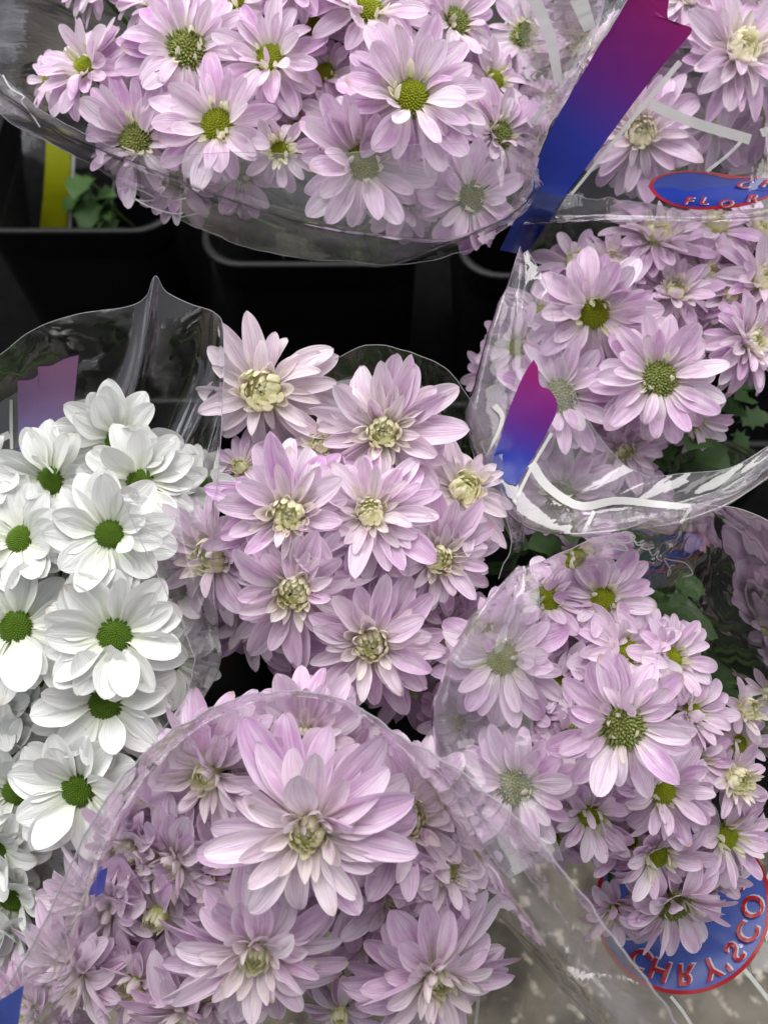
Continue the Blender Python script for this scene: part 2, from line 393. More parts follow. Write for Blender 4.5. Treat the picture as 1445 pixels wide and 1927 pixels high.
# flower centres: joined florets, too small to pick apart one by one
def join(parts):
    V, Fc, UV = [], [], []
    for v, f, u in parts:
        o = len(V); V += v; Fc += [tuple(i + o for i in q) for q in f]; UV += u
    return V, Fc, UV
def xf(arr, mtx):
    return [tuple(mtx @ Vector(p)) for p in arr]
def inner_florets(seed, n=46, spread=.2):
    rr = random.Random(seed); parts = []
    for i in range(n):
        t = i / (n - 1); r = spread * math.sqrt(t * .9 + .06); az = i * 2.39996 + rr.uniform(-.15, .15)
        L = .13 + .17 * t + rr.uniform(-.02, .02)
        V, Fc, UV = petal_arrays(L=L, wd=L * rr.uniform(.32, .42), a0=rr.uniform(-8, 4), a1=rr.uniform(55, 95), cup=rr.uniform(.5, 1.0), groove=.02,
                                 k=4, e2=.6, base=.6, peak=.45, nu=5, nv=8, seed=seed * 50 + i)
        el = 80 - 22 * t + rr.uniform(-7, 7)
        m = Matrix.Rotation(az, 4, 'Z') @ Matrix.Translation((0, r, .09 - .05 * t)) @ Matrix.Rotation(R(el), 4, 'X')
        parts.append((xf(V, m), Fc, UV))
    ns, dv, du_ = 14, [], []
    for j in range(5):
        f = math.cos(j * math.pi / 10)
        for i in range(ns):
            a = 2 * math.pi * i / ns
            dv.append((.19 * f * math.cos(a), .19 * f * math.sin(a), -.02 + .2 * math.sin(j * math.pi / 10))); du_.append((.5, .12))
    parts.append((dv, grid_faces(ns, 5, 0, True), du_))
    V, Fc, UV = join(parts)
    return mesh('inner_florets', V, Fc, M['cream'], UV)
INNER = [inner_florets(k) for k in (1, 2, 3, 4)]
def disc_mesh(seed, mat, n, fuzz, r=0.27, dome=0.1):
    rr = random.Random(seed); V, Fc = [], []
    ns, nr = 24, 6
    for j in range(nr):
        f = 1 - j / nr; 
        for i in range(ns):
            a = 2 * math.pi * i / ns; V.append((r * f * math.cos(a), r * f * math.sin(a), dome * (1 - f * f) ** .8 - (.06 if j == 0 else 0)))
    Fc += grid_faces(ns, nr, 0, True); V.append((0, 0, dome * .93)); k = ns * (nr - 1)
    Fc += [(k + i, k + (i + 1) % ns, len(V) - 1) for i in range(ns)]
    for i in range(n):
        t = math.sqrt((i + .5) / n); a = i * 2.39996
        br = r * .93 / math.sqrt(n) * 1.05; x, y = r * t * math.cos(a), r * t * math.sin(a)
        z = dome * (1 - min(t * t, 1)) ** .8
        nrm = Vector((x * 1.1, y * 1.1, r * .7)).normalized()
        h = br * (1.5 + fuzz * rr.random() * (1.6 if t > .6 else .4))
        if fuzz: nrm = (nrm + Vector((rr.uniform(-.5, .5), rr.uniform(-.5, .5), 0)) * fuzz * .5).normalized()
        q = nrm.to_track_quat('Z', 'Y'); o = len(V)
        for ring, (rad, hh) in enumerate(((1.0, -.3), (.82, .45), (.35, .92))):
            for s in range(5):
                an = 2 * math.pi * s / 5
                V.append(tuple(Vector((x, y, z)) + q @ Vector((br * rad * math.cos(an), br * rad * math.sin(an), hh * h))))
        Fc += grid_faces(5, 3, o, True); Fc.append(tuple(o + 10 + s for s in range(5)))
    return mesh('disc', V, Fc, mat)
DISC = {'green': [disc_mesh(1, M['disc'], 190, 0)], 'olive': [disc_mesh(2, M['disc_yellow'], 150, .2), disc_mesh(3, M['disc_yellow'], 150, .35)],
        'fuzzy': [disc_mesh(4, M['disc_fuzzy'], 130, 1.5), disc_mesh(5, M['disc_fuzzy'], 140, 1.2)]}
def calyx_mesh():
    V, Fc = loft_loops([([(.22 * f * math.cos(2 * math.pi * i / 12), .22 * f * math.sin(2 * math.pi * i / 12)) for i in range(12)], z)
                        for f, z in ((.25, -.2), (.7, -.16), (1, -.07), (1.02, -.02))])
    return mesh('calyx', V, Fc, M['stem'])
CALYX = calyx_mesh()
def leaf_mesh(seed):
    rr = random.Random(seed)
    half = [(0, 0), (.04, .12), (.16, .2), (.27, .17), (.2, .3), (.3, .4), (.4, .42), (.3, .52), (.34, .64), (.4, .72), (.24, .74), (.2, .86), (.1, .92), (0, 1.0)]
    V, Fc, UV = [], [], []
    for x, y in half:
        x *= rr.uniform(.85, 1.15)
        for s in (-1, 0, 1):
            V.append((s * x, y, abs(s) * x * .35 - .35 * y * y + .03 * math.sin(9 * y + s))); UV.append((.5 + .5 * s, y))
    Fc = grid_faces(3, len(half))
    return mesh('leaf', V, Fc, M['leaf'], UV)
LEAF = [leaf_mesh(k) for k in range(4)]

LILACS = [(.78, .53, .76), (.83, .63, .80), (.70, .43, .69), (.88, .75, .86)]
def lilac(lv, rr, warm=0.0):
    a = LILACS[rr.randrange(4)]; f = rr.uniform(.93, 1.06)
    c = [min(x * f, .9) for x in a]
    pale = (.90, .82, .84)
    c = [x * (1 - lv) + p * lv for x, p in zip(c, pale)]
    if warm: c = [x * (1 - warm) + p * warm for x, p in zip(c, (.92, .88, .72))]
    return (*c, 1)

# layers: (count, elevation, length, petal set, paleness, warmth, start radius)
KINDS = {
 'white': dict(layers=[(13, 0, .82, 'white', 0, 0, .17), (11, 15, .78, 'white', 0, 0, .17)], disc='green', ds=.86),
 'daisy': dict(layers=[(16, -6, .84, 'daisy', .0, 0, .18), (15, 8, .82, 'daisy', .12, 0, .18), (12, 24, .66, 'daisy', .3, .05, .18)], disc='olive', ds=.9, quills=9),
 'fuzzy': dict(layers=[(17, -6, .84, 'daisy', .0, 0, .2), (16, 8, .82, 'daisy', .1, 0, .2), (11, 22, .62, 'daisy', .3, .05, .2)], disc='fuzzy', ds=1.05, quills=6),
 'decor': dict(layers=[(17, -14, .92, 'decor', .0, 0, .09), (17, -2, .90, 'broad', .1, 0, .09), (16, 11, .74, 'broad', .25, .05, .1), (16, 24, .55, 'decor', .5, .25, .12), (14, 42, .38, 'incurve', .8, .7, .13)], inner=.95),
 'big': dict(layers=[(16, -20, .96, 'broad', .12, 0, .09), (16, -8, .92, 'broad', .2, 0, .09), (15, 5, .78, 'broad', .32, .05, .1), (14, 19, .58, 'broad', .5, .2, .12), (12, 40, .4, 'incurve', .7, .5, .13)], inner=.82),
 'slim': dict(layers=[(15, -10, 1.0, 'decor', .0, 0, .09), (14, 6, .92, 'decor', .1, 0, .09), (13, 20, .7, 'decor', .25, .1, .1), (14, 36, .48, 'incurve', .6, .5, .12)], inner=1.2),
 'small': dict(layers=[(12, 8, .85, 'daisy', .1, .15, .12), (12, 32, .66, 'quill', .4, .7, .12)], inner=1.4),
 'bud': dict(layers=[(13, 5, .8, 'daisy', .2, .1, .2), (14, 38, .45, 'quill', .4, .9, .2)], disc='olive', ds=.85, quills=10),
}
WORLD_UP = Vector((0, 0, 1))
def basis_from(n, spin):
    n = n.normalized(); a = n.cross(UP)
    a = a.normalized() if a.length > 1e-3 else RIGHT.copy()
    b = n.cross(a)
    m = Matrix((a, b, n)).transposed().to_4x4()
    return m @ Matrix.Rotation(spin, 4, 'Z')

NFL = 0
def flower(px, py, rpx, d, bx, by, kind, base_pt, label, group, cat='flower', droop=8, leaf=0.35, open_=0.0, filler=False, pl=0.0):
    global NFL; NFL += 1
    rr = random.Random(NFL * 7919)
    K = KINDS[kind]; r = (1.15 if kind == 'decor' else 1.09 if kind in ('daisy', 'fuzzy') else 1.12) * rpx * d / F0
    n = (RIGHT * (bx + rr.uniform(-.16, .16)) + UP * (by + rr.uniform(-.16, .16)) - FWD).normalized()
    bm = basis_from(n, rr.uniform(0, 6.28))
    t = bpy.data.objects.new('chrysanthemum', None); COL.objects.link(t)
    t.empty_display_size = .02
    loc = P(px, py, d)
    t.matrix_basis = Matrix.Translation(loc) @ bm
    tag(t, label, cat, group)
    inv = bm.to_3x3().transposed()
    ldown = inv @ Vector((0, 0, -1))
    lys = K['layers'] if not filler else K['layers'][:2]
    for li, (cnt, el, ln, pset, pale, warm, r0) in enumerate(lys):
        a0 = rr.uniform(0, 6.28)
        for i in range(cnt):
            if rr.random() < .03: continue
            az = a0 + 2 * math.pi * (i + rr.uniform(-.4, .4)) / cnt
            dr = Vector((-math.sin(az), math.cos(az), 0))
            e = el + open_ + rr.gauss(0, 8 if kind == 'white' else 11) - droop * max(dr.dot(ldown), -.6) * (1.2 - .25 * li)
            l = ln * r * rr.uniform(.88 if kind == 'white' else .78, 1.08)
            if rr.random() < .07: e += rr.uniform(15, 50); l *= rr.uniform(.6, .9)
            wsc = l * rr.uniform(.88, 1.12)
            m = (Matrix.Rotation(az, 4, 'Z') @ Matrix.Translation((0, r0 * r, (-.035 + .022 * li) * r + rr.uniform(-.012, .012) * r)) @
                 Matrix.Rotation(R(e), 4, 'X') @ Matrix.Rotation(R(rr.gauss(0, 13)), 4, 'Y') @ Matrix.Diagonal((wsc, l, l, 1)))
            o = ob('petal', rr.choice(PET[pset]), t, m)
            if kind == 'white':
                f = rr.uniform(.76, .84); o.color = (f, f, f * .985, 1)
            else:
                o.color = lilac(min(max(pale + pl + rr.uniform(-.06, .14), 0), 1), rr, min(warm + .25 * pl, 1))
    if 'disc' in K:
        s = r * K['ds'] * rr.uniform(.92, 1.05)
        ob('disc', rr.choice(DISC[K['disc']]), t, Matrix.Translation((0, 0, .0)) @ Matrix.Rotation(rr.uniform(0, 6), 4, 'Z') @ Matrix.Diagonal((s, s, s, 1)))
        parts = []
        for q in range(K.get('quills', 0)):
            az = rr.uniform(0, 6.28); l = r * rr.uniform(.2, .34)
            o = ob('quill_petal', rr.choice(PET['quill']), t, Matrix.Rotation(az, 4, 'Z') @ Matrix.Translation((0, .235 * r, .0)) @
                   Matrix.Rotation(R(rr.uniform(25, 95)), 4, 'X') @ Matrix.Diagonal((l * 1.15, l, l, 1)))
            o.color = (.86, .82, .66, 1)
    if 'inner' in K:
        s = r * K['inner'] * rr.uniform(.9, 1.1)
        o = ob('inner_florets', rr.choice(INNER), t, Matrix.Rotation(rr.uniform(0, 6), 4, 'Z') @ Matrix.Diagonal((s, s, s, 1)))
        o.color = (.97, .94, .68, 1); o['kind'] = 'stuff'
    ob('calyx', CALYX, t, Matrix.Diagonal((r, r, r, 1)))
    # stem from the calyx to the foot of the bunch, in the flower's own frame
    w0 = loc - n * .19 * r; w1 = loc - n * .05; bp = Vector(base_pt) + Vector((rr.uniform(-.012, .012), rr.uniform(-.012, .012), 0))
    w2 = w1.lerp(bp, .45) - WORLD_UP * .015
    pts = []
    for k in range(11):
        s = k / 10
        pts.append((1 - s) ** 3 * w0 + 3 * s * (1 - s) ** 2 * w1 + 3 * s * s * (1 - s) * w2 + s ** 3 * bp)
    tm = (Matrix.Translation(loc) @ bm).inverted()
    V, Fc = tube_arrays([tm @ p for p in pts], [.0019 + .0006 * k / 10 for k in range(11)], 6)
    st = ob('stem', mesh('stem', V, Fc, M['stem']), t)
    if rr.random() < leaf:
        for q in range(2):
            k = rr.choice((3, 4, 5)); p = tm @ pts[k]; s = rr.uniform(.035, .055)
            out = Vector((rr.uniform(-1, 1), rr.uniform(-1, 1), rr.uniform(-.3, .5))).normalized()
            qt = out.to_track_quat('Y', 'Z').to_matrix().to_4x4()
            ob('leaf', rr.choice(LEAF), st, Matrix.Translation(p) @ qt @ Matrix.Diagonal((s, s, s, 1)))
    return t

USED = {}
def bunch(rows, c, rb, d0, curve, kind, base, default, group, splay=.55, lift=.12, droop=8, cat='flower', leaf=.35, noun='lilac daisy', marks=(), rs=1.0, pack=.62):
    """rows: pixel, radius, depth offset, extras; marks: (px, py, words) landmarks that tell the unlabelled ones apart"""
    for i, rw in enumerate(rows):
        px, py, rp = rw[:3]; off = rw[3] if len(rw) > 3 else 0
        ex = rw[4] if len(rw) > 4 else {}
        dx, dy = (px - c[0]) / rb, (py - c[1]) / rb
        bx = ex.get('bx', splay * dx); by = ex.get('by', -splay * dy + lift)
        rp *= rs
        d = d0 + curve * (dx * dx + dy * dy) + (off * pack if off >= .02 else off)
        lab = ex.get('l')
        if not lab:
            near = sorted(marks, key=lambda m: (m[0] - px) ** 2 + (m[1] - py) ** 2)[:2]
            kn = {'decor': 'double lilac flower', 'small': 'small cream flower'}.get(ex.get('k'), noun)
            how = 'half hidden ' if off >= .02 else ''
            lab = '%s%s by %s and %s' % (how, kn, near[0][2], near[1][2])
        flower(px, py, rp, d, bx, by, ex.get('k', kind), base, lab, group, cat, ex.get('droop', droop), leaf, ex.get('open', 0), off >= .025 and 'l' not in ex, ex.get('pl', 0))

# ------------------------------------------------------------------ the bunches (photo pixel of each flower's centre, radius in pixels)
bA = P(640, 450, 1.02); bB = P(1250, 330, 1.05); bC = P(1270, 720, .98); bD = P(120, 1120, .92)
bE = P(650, 1010, .92); bF = P(1230, 1330, .92); bG = P(620, 1330, .92)

bunch([
 (160, 125, 104, .0, dict(l='lilac daisy chrysanthemum beside the film on the far side from the striped sleeve')),
 (352, 92, 124, -.005, dict(k='fuzzy', bx=.25, by=-.1, l='large lilac daisy turned sideways with a faded green centre above the two buckets')),
 (508, 108, 108, .0), (690, 15, 128, .0), (774, 180, 140, -.028, dict(bx=.05, by=-.05, l='big lilac daisy with bright yellow green centre ringed by cream quills')),
 (408, 234, 122, -.008, dict(l='lilac daisy with olive centre and one petal folded over it')), (256, 264, 114, .0, dict(k='fuzzy', bx=-.1, by=-.25)),
 (527, 283, 74, -.006, dict(k='bud', by=-.2, l='small narrow lilac daisy with a tight ring of cream quills')),
 (684, 305, 132, -.012, dict(by=-.15, l='lilac daisy half veiled by the folded film above the jagged lip')), (940, 252, 92, .0, dict(k='fuzzy')),
 (885, 372, 98, -.004, dict(k='fuzzy', by=-.3)), (858, 40, 92, .02, dict(k='fuzzy')), (825, 318, 74, .02), (185, -25, 72, .015), (612, 135, 70, .025),
 (340, 335, 86, .03), (455, 325, 80, .03), (560, 215, 80, .035), (230, 190, 85, .04), (440, 0, 95, .025), (590, 50, 85, .03), (90, 150, 55, .05), (760, 370, 85, .02), (930, 150, 75, .03), (560, -40, 100, .0), (300, 0, 100, .02), (480, 185, 84, .024), (640, 225, 88, .024), (320, 200, 84, .024), (860, 200, 84, .024),
], (560, 170), 480, .53, .035, 'daisy', bA, 'lilac daisy chrysanthemum in the sleeve above the two black buckets', 'lilac daisies above the buckets',
      rs=.96, marks=[(160,125,'the daisy at the film'),(352,92,'the sideways daisy'),(774,180,'the big cream quilled daisy'),(408,234,'the folded petal daisy'),(527,283,'the small narrow daisy'),(684,305,'the half veiled daisy'),(980,200,'the crinkled film'),(870,440,'the jagged lip'),(930,40,'the blue print edge'),(250,340,'the white handwriting')])

bunch([
 (1385, 102, 128, .0, dict(l='lilac chrysanthemum with curled cream florets beside the notched end of the stripe')),
 (1205, 255, 112, .0, dict(by=-.2, l='lilac chrysanthemum with cream florets between the stripe and the oval label')),
 (1292, 2, 96, .01), (1095, 95, 100, .02), (990, 62, 84, .03, dict(k='fuzzy')), (1445, 205, 90, .05), (1345, 235, 90, .07), (1010, 160, 80, .045),
 (1200, 120, 95, .06), (1120, 200, 85, .06), (1230, 40, 90, .05), (1420, -20, 100, .03), (1445, 310, 80, .08),
], (1250, 130), 300, .585, .02, 'decor', bB, 'lilac double chrysanthemum behind the film with the wide blue and magenta stripe', 'double chrysanthemums behind the striped film',
      noun='double lilac flower', marks=[(1385,102,'the curled cream flower'),(1205,255,'the flower under the stripe'),(1300,60,'the notched stripe end'),(1340,350,'the oval label'),(1040,70,'the broad white line'),(1360,240,'the bent white line'),(1100,170,'the wide stripe')])

bunch([
 (1117, 588, 128, -.012, dict(by=-.35, bx=-.1, l='lilac chrysanthemum with cream quills standing up around a small green centre')),
 (1240, 712, 124, -.018, dict(by=-.15, bx=.05, k='fuzzy', l='lilac daisy with a ragged pale centre on the stem over the dark bucket')),
 (1050, 748, 116, -.004, dict(k='fuzzy', l='lilac daisy touching the notch of the short curved stripe')), (975, 652, 84, .005),
 (1405, 645, 102, -.008, dict(k='decor', bx=.5, by=.0, l='full lilac chrysanthemum leaning out over the dark bucket')),
 (1432, 535, 104, .0, dict(k='decor', bx=.1)), (1056, 932, 108, .0, dict(k='fuzzy', by=-.3, l='lilac daisy under the curved white printed line')),
 (1172, 845, 88, .008, dict(k='decor', by=-.3)), (1305, 790, 76, .012, dict(by=-.5)), (1232, 455, 118, .02, dict(k='decor', by=.75)), (1345, 432, 92, .03, dict(k='decor', by=.7)),
 (1268, 552, 90, .022, dict(k='decor')), (1080, 495, 78, .03, dict(k='decor')), (1205, 955, 80, .03, dict(by=-.6)), (930, 705, 66, .03), (960, 815, 70, .03),
 (1220, 640, 90, .04), (1150, 690, 85, .035), (1330, 520, 85, .035, dict(k='decor')), (1120, 810, 80, .03), (1425, 440, 80, .04, dict(k='decor')), (1010, 870, 70, .04), (1290, 640, 70, .05), (1175, 600, 84, .024), (1015, 590, 74, .024), (1190, 770, 84, .022), (1150, 500, 84, .024, dict(k='decor')), (1370, 560, 70, .024, dict(k='decor')), (1120, 880, 70, .03),
], (1190, 690), 330, .555, .035, 'daisy', bC, 'lilac chrysanthemum in the sleeve with the short curved magenta stripe', 'lilac chrysanthemums in the short stripe sleeve',
      rs=.93, pack=.5, marks=[(1117,588,'the upright quilled flower'),(1240,712,'the ragged daisy'),(1050,748,'the daisy at the notch'),(1405,645,'the leaning flower'),(1056,932,'the daisy under the line'),(960,830,'the short curved stripe'),(1330,350,'the oval label'),(1350,850,'the bucket rim'),(920,640,'the jagged film edge'),(1180,430,'the dark crinkled film')])

bunch([
 (225, 830, 104, .0, dict(by=-.25, bx=.05, l='white daisy standing against the grey film below its folded peak')),
 (95, 905, 104, -.003, dict(by=-.2, l='white daisy below the translucent pink and blue stripe')), (264, 908, 106, -.004, dict(bx=.15, by=.0)),
 (38, 1014, 108, -.008), (207, 1005, 114, -.016, dict(by=-.05, l='white daisy with one small petal bent over its green centre beside the sleeve edge')), (128, 1063, 88, .014), (30, 1180, 126, -.012),
 (216, 1196, 124, -.018, dict(bx=.05, by=.03, l='white daisy facing straight up with a round green centre and full petals')), (200, 1322, 122, -.014, dict(bx=0, by=-.15, l='white daisy below the full round one, wider than tall')),
 (147, 1488, 124, -.018, dict(by=-.1, l='white daisy beside the curved edge of the hooded sleeve')), (28, 1492, 100, .005), (15, 1410, 88, .01), (-10, 1600, 100, .0),
 (20, 1690, 108, -.002), (322, 930, 84, .014), (375, 905, 68, .026), (320, 1245, 90, .014), (70, 1275, 84, .022), (120, 1385, 84, .024), (-5, 1330, 90, .02), (60, 1790, 84, .03),
 (262, 1415, 72, .03), (330, 1110, 84, .026), (130, 1130, 84, .03), (-30, 900, 90, .0), (300, 1010, 70, .026), (20, 1770, 92, .0), (95, 1715, 84, .008), (70, 1590, 88, .018), (150, 1620, 70, .03), (-40, 1090, 90, .01), (290, 1330, 70, .034),
], (120, 1220), 500, .475, .02, 'white', bD, 'white daisy chrysanthemum with green centre in the white bouquet', 'white daisies', splay=.5, lift=.08, droop=5,
      noun='white daisy', marks=[(225,830,'the daisy below the peak'),(95,905,'the daisy below the stripe'),(207,1005,'the bent petal daisy'),(216,1196,'the full round daisy'),(200,1322,'the wide daisy'),(147,1488,'the daisy at the hood'),(380,1000,'the lilac bunch'),(360,1250,'the curled sleeve rim'),(20,780,'the white printed lines'),(40,1850,'the blue hood print')])

bunch([
 (500, 738, 128, .0, dict(k='slim', pl=.6, bx=-.1, by=.0, l='palest chrysanthemum with long thin petals and a cream dome centre against black')),
 (722, 812, 130, -.004, dict(pl=.25, by=-.05, bx=.0, l='lilac chrysanthemum with upright petals under the clear arched film')), (543, 968, 134, -.02, dict(l='lilac double chrysanthemum with a dark green eye between two paler ones', bx=0, by=0)),
 (698, 968, 122, -.012), (870, 926, 104, -.002, dict(k='slim', pl=.45, l='pale chrysanthemum touching the blue print of the short striped sleeve')), (408, 1046, 130, -.012, dict(l='lilac chrysanthemum with a round yellow green centre beside the white daisies')),
 (555, 1110, 136, -.018), (697, 1208, 140, -.022, dict(l='lilac chrysanthemum with cream hollow centre hanging over the hooded sleeve')), (822, 1050, 114, -.006),
 (835, 1190, 80, .02), (608, 838, 58, .03, dict(k='small', l='small brownish half hidden chrysanthemum between two open ones')), (585, 1285, 76, .02), (455, 880, 66, .03), (620, 1050, 100, .02), (480, 1160, 100, .02), (770, 1120, 100, .02), (620, 900, 80, .03), (760, 1290, 80, .03), (800, 900, 80, .03),
], (640, 1000), 330, .475, .035, 'decor', bE, 'lilac double chrysanthemum in the open bunch at the middle of the black gap', 'double chrysanthemums in the open bunch', droop=12,
      leaf=.08, rs=1.05, pack=.5, noun='double lilac flower', marks=[(500,738,'the palest flower'),(722,812,'the flower under the arch'),(543,968,'the dark eyed flower'),(870,926,'the blue print flower'),(408,1046,'the flower near white daisies'),(697,1208,'the hollow centred flower'),(575,1310,'the hooded film'),(850,1250,'the hazy sleeve')])

bunch([
 (1170, 1367, 134, -.024, dict(k='fuzzy', bx=.05, by=.0, l='large lilac daisy with a wide grey green fuzzy centre')), (945, 1240, 130, -.008, dict(bx=-.2, by=.0, l='pale lilac daisy half covered by a straight film edge')),
 (970, 1480, 118, -.008, dict(k='fuzzy', bx=-.15, by=-.05, l='lilac daisy with a pale washed out centre under the crinkled film')), (1072, 1390, 82, .008, dict(k='fuzzy', l='small dark centred daisy tucked under the large fuzzy one')),
 (1033, 1132, 92, .0), (1135, 1130, 104, .0, dict(by=.2, l='lilac daisy just below the white handwriting')), (1175, 1225, 104, .004, dict(by=.45)), (1262, 1240, 96, .004), (1303, 1345, 92, .008, dict(bx=.5)), (1400, 1335, 64, .02, dict(k='small')),
 (1380, 1465, 82, .0, dict(k='small', l='small chrysanthemum with a tight bright yellow cream centre')), (1248, 1490, 104, -.004, dict(bx=.2)), (1110, 1535, 100, .002, dict(bx=-.1, by=-.35)), (1367, 1575, 106, .002, dict(bx=.3)), (1235, 1612, 104, -.004, dict(by=-.4)),
 (1270, 1705, 120, -.004, dict(by=-.5, k='fuzzy', l='lilac chrysanthemum hanging over the mirrored oval label')), (1160, 1710, 82, .01), (858, 1360, 84, .014), (880, 1190, 88, .014), (1300, 1430, 90, .02), (990, 1340, 90, .02), (1050, 1270, 90, .02), (1130, 1440, 90, .025), (1340, 1650, 90, .02), (1040, 1580, 70, .03), (1180, 1580, 90, .02), (1090, 1200, 90, .02), (1260, 1330, 80, .025), (1390, 1400, 70, .03),
], (1140, 1400), 330, .455, .035, 'daisy', bF, 'lilac daisy chrysanthemum in the dome shaped bouquet over the mirrored oval label', 'lilac daisies in the dome bouquet',
      rs=.95, marks=[(1170,1367,'the large fuzzy daisy'),(945,1240,'the half covered daisy'),(970,1480,'the washed out daisy'),(1072,1390,'the small dark daisy'),(1135,1130,'the daisy below handwriting'),(1380,1465,'the tight cream flower'),(1270,1705,'the flower over the label'),(1400,1200,'the grey reflecting film'),(1040,1600,'the crinkled hood'),(1420,1650,'the red label border')])

bunch([
 (582, 1560, 184, -.028, dict(bx=.0, by=-.12, l='largest lilac chrysanthemum with broad layered petals and cream centre', droop=14)), (575, 1388, 116, .0, dict(bx=0, by=.0, l='lilac chrysanthemum right under the top of the hooded film')),
 (398, 1455, 142, -.005, dict(bx=-.55, by=-.35, l='lilac chrysanthemum turned aside with long petals pointing at the white daisies')), (762, 1540, 156, .0, dict(bx=.2)), (838, 1636, 98, -.004, dict(bx=.35)),
 (482, 1790, 156, -.012, dict(by=-.3, l='lilac chrysanthemum below the largest one')), (818, 1835, 152, -.008, dict(bx=.25, by=-.25, l='lilac chrysanthemum standing clear above the concrete floor')), (150, 1825, 126, .004, dict(bx=-.5, by=-.35)), (435, 1640, 140, .012),
 (258, 1850, 116, .01), (350, 1910, 126, .005), (250, 1600, 110, .02, dict(bx=-.6, by=-.3)), (690, 1775, 66, .05), (640, 1905, 76, .045), (200, 1700, 120, .01, dict(bx=-.45, by=-.3)), (330, 1620, 120, .008, dict(bx=-.4, by=-.2)), (60, 1900, 110, .01, dict(bx=-.4, by=-.3)), (740, 1690, 100, .012), (400, 1850, 110, .02), (300, 1720, 120, .025, dict(bx=-.4, by=-.4)), (660, 1680, 100, .03), (480, 1480, 100, .03), (660, 1440, 110, .02), (320, 1530, 100, .035),
], (540, 1650), 420, .425, .03, 'big', bG, 'lilac chrysanthemum with drooping broad petals in the hooded sleeve', 'broad chrysanthemums in the hooded sleeve', droop=14, lift=.0,
      rs=1.06, pack=.4, noun='broad lilac flower', marks=[(582,1560,'the largest flower'),(575,1368,'the flower under the hood top'),(400,1432,'the flower turned aside'),(482,1790,'the flower below the largest'),(818,1835,'the flower over concrete'),(60,1880,'the blue hood print'),(150,1620,'the white daisies'),(950,1640,'the crinkled hood side')])

# ------------------------------------------------------------------ clear sleeves
def sleeve(label, base):
    t = bpy.data.objects.new('plastic_sleeve', None); COL.objects.link(t); t.location = base
    t.empty_display_size = .05
    tag(t, label, 'sleeve'); return t
class Panel: pass
def panel(root, rows, nu=64, nv=20, mat='film', wr=.0012, fu=16, fv=2.0, edge=True, seed=0, jag=0.0, name='film_panel', edge_r=.00022):
    """rows of (px, py, depth) from the cut rim down to the foot, lofted into one sheet with soft lengthwise folds"""
    rs = np.array([catmull(r, nu) for r in rows])                     # rows x nu x 3
    gridp = np.array([catmull(rs[:, i], nv) if len(rows) > 2 else np.array([rs[0, i] + (rs[1, i] - rs[0, i]) * t for t in np.linspace(0, 1, nv)]) for i in range(nu)])  # nu x nv x 3
    G = gridp.transpose(1, 0, 2).copy()
    W = np.array([[P(*G[j, i]) for i in range(nu)] for j in range(nv)])
    du = np.gradient(W, axis=1); dv = np.gradient(W, axis=0)
    nn = np.cross(du, dv); nn /= np.linalg.norm(nn, axis=2, keepdims=True) + 1e-12
    rr = random.Random(seed + 5)
    for j in range(nv):
        for i in range(nu):
            u, v = i / (nu - 1), j / (nv - 1)
            h = noise.noise(Vector((u * fu, v * fv, seed * 3.7))) + .5 * noise.noise(Vector((u * fu * 2.3 + 4, v * fv * 1.6, seed * 9.1)))
            W[j, i] += nn[j, i] * h * wr
    if jag:
        for i in range(nu):
            s = (W[0, i] - W[min(2, nv - 1), i]); s /= np.linalg.norm(s) + 1e-9
            W[0, i] += s * rr.uniform(-jag, jag)
    uvs = [(i / (nu - 1), j / (nv - 1)) for j in range(nv) for i in range(nu)]
    inv = np.array(root.location)
    me = mesh(name, (W.reshape(-1, 3) - inv), grid_faces(nu, nv), M[mat], uvs)
    o = ob(name, me, root)
    if edge:
        V, Fc = tube_arrays([Vector(q - inv) for q in W[0]], edge_r, 4)
        ob('cut_edge', mesh('cut_edge', V, Fc, M['film_edge']), o)
    p = Panel(); p.o = o; p.root = root; p.W = W; p.inv = inv
    q = W.reshape(-1, 3) - np.array(CAM)
    dep = q @ np.array(FWD)
    p.s = np.stack([W0 / 2 + F0 * (q @ np.array(RIGHT)) / dep, H0 / 2 - F0 * (q @ np.array(UP)) / dep, dep], 1)
    p.nu = nu
    return p
def dep_at(p, px, py, rows=None):
    s = p.s if rows is None else p.s[rows[0] * p.nu: rows[1] * p.nu]
    d2 = (s[:, 0] - px) ** 2 + (s[:, 1] - py) ** 2
    k = np.argsort(d2)[:20]; w_ = np.exp(-d2[k] / (2 * max(d2[k[7]], 60.0)))
    return float((s[k, 2] * w_).sum() / w_.sum())
def flat_print(p, polys, name, mat, lift=.0012, uvs=None, parent=None, rows=None, uvdir=None):
    """a printed patch: px polygons lying on the panel (triangle-fanned from a subdivided outline)"""
    V, Fc, UV, seen = [], [], [], {}
    for quad in polys:
        idx = []
        for px, py in quad:
            key = (round(px * 4), round(py * 4))
            if key not in seen:
                seen[key] = len(V)
                V.append(Vector(P(px, py, dep_at(p, px, py, rows) - lift)) - Vector(p.inv))
                if uvdir:
                    (x0, y0), (x1, y1) = uvdir; L2 = (x1 - x0) ** 2 + (y1 - y0) ** 2
                    UV.append((.5, ((px - x0) * (x1 - x0) + (py - y0) * (y1 - y0)) / L2))
                else: UV.append((.5, .5))
            if seen[key] not in idx: idx.append(seen[key])
        if len(idx) > 2: Fc.append(tuple(idx))
    return ob(name, mesh(name, V, Fc, M[mat], UV), parent or p.o)
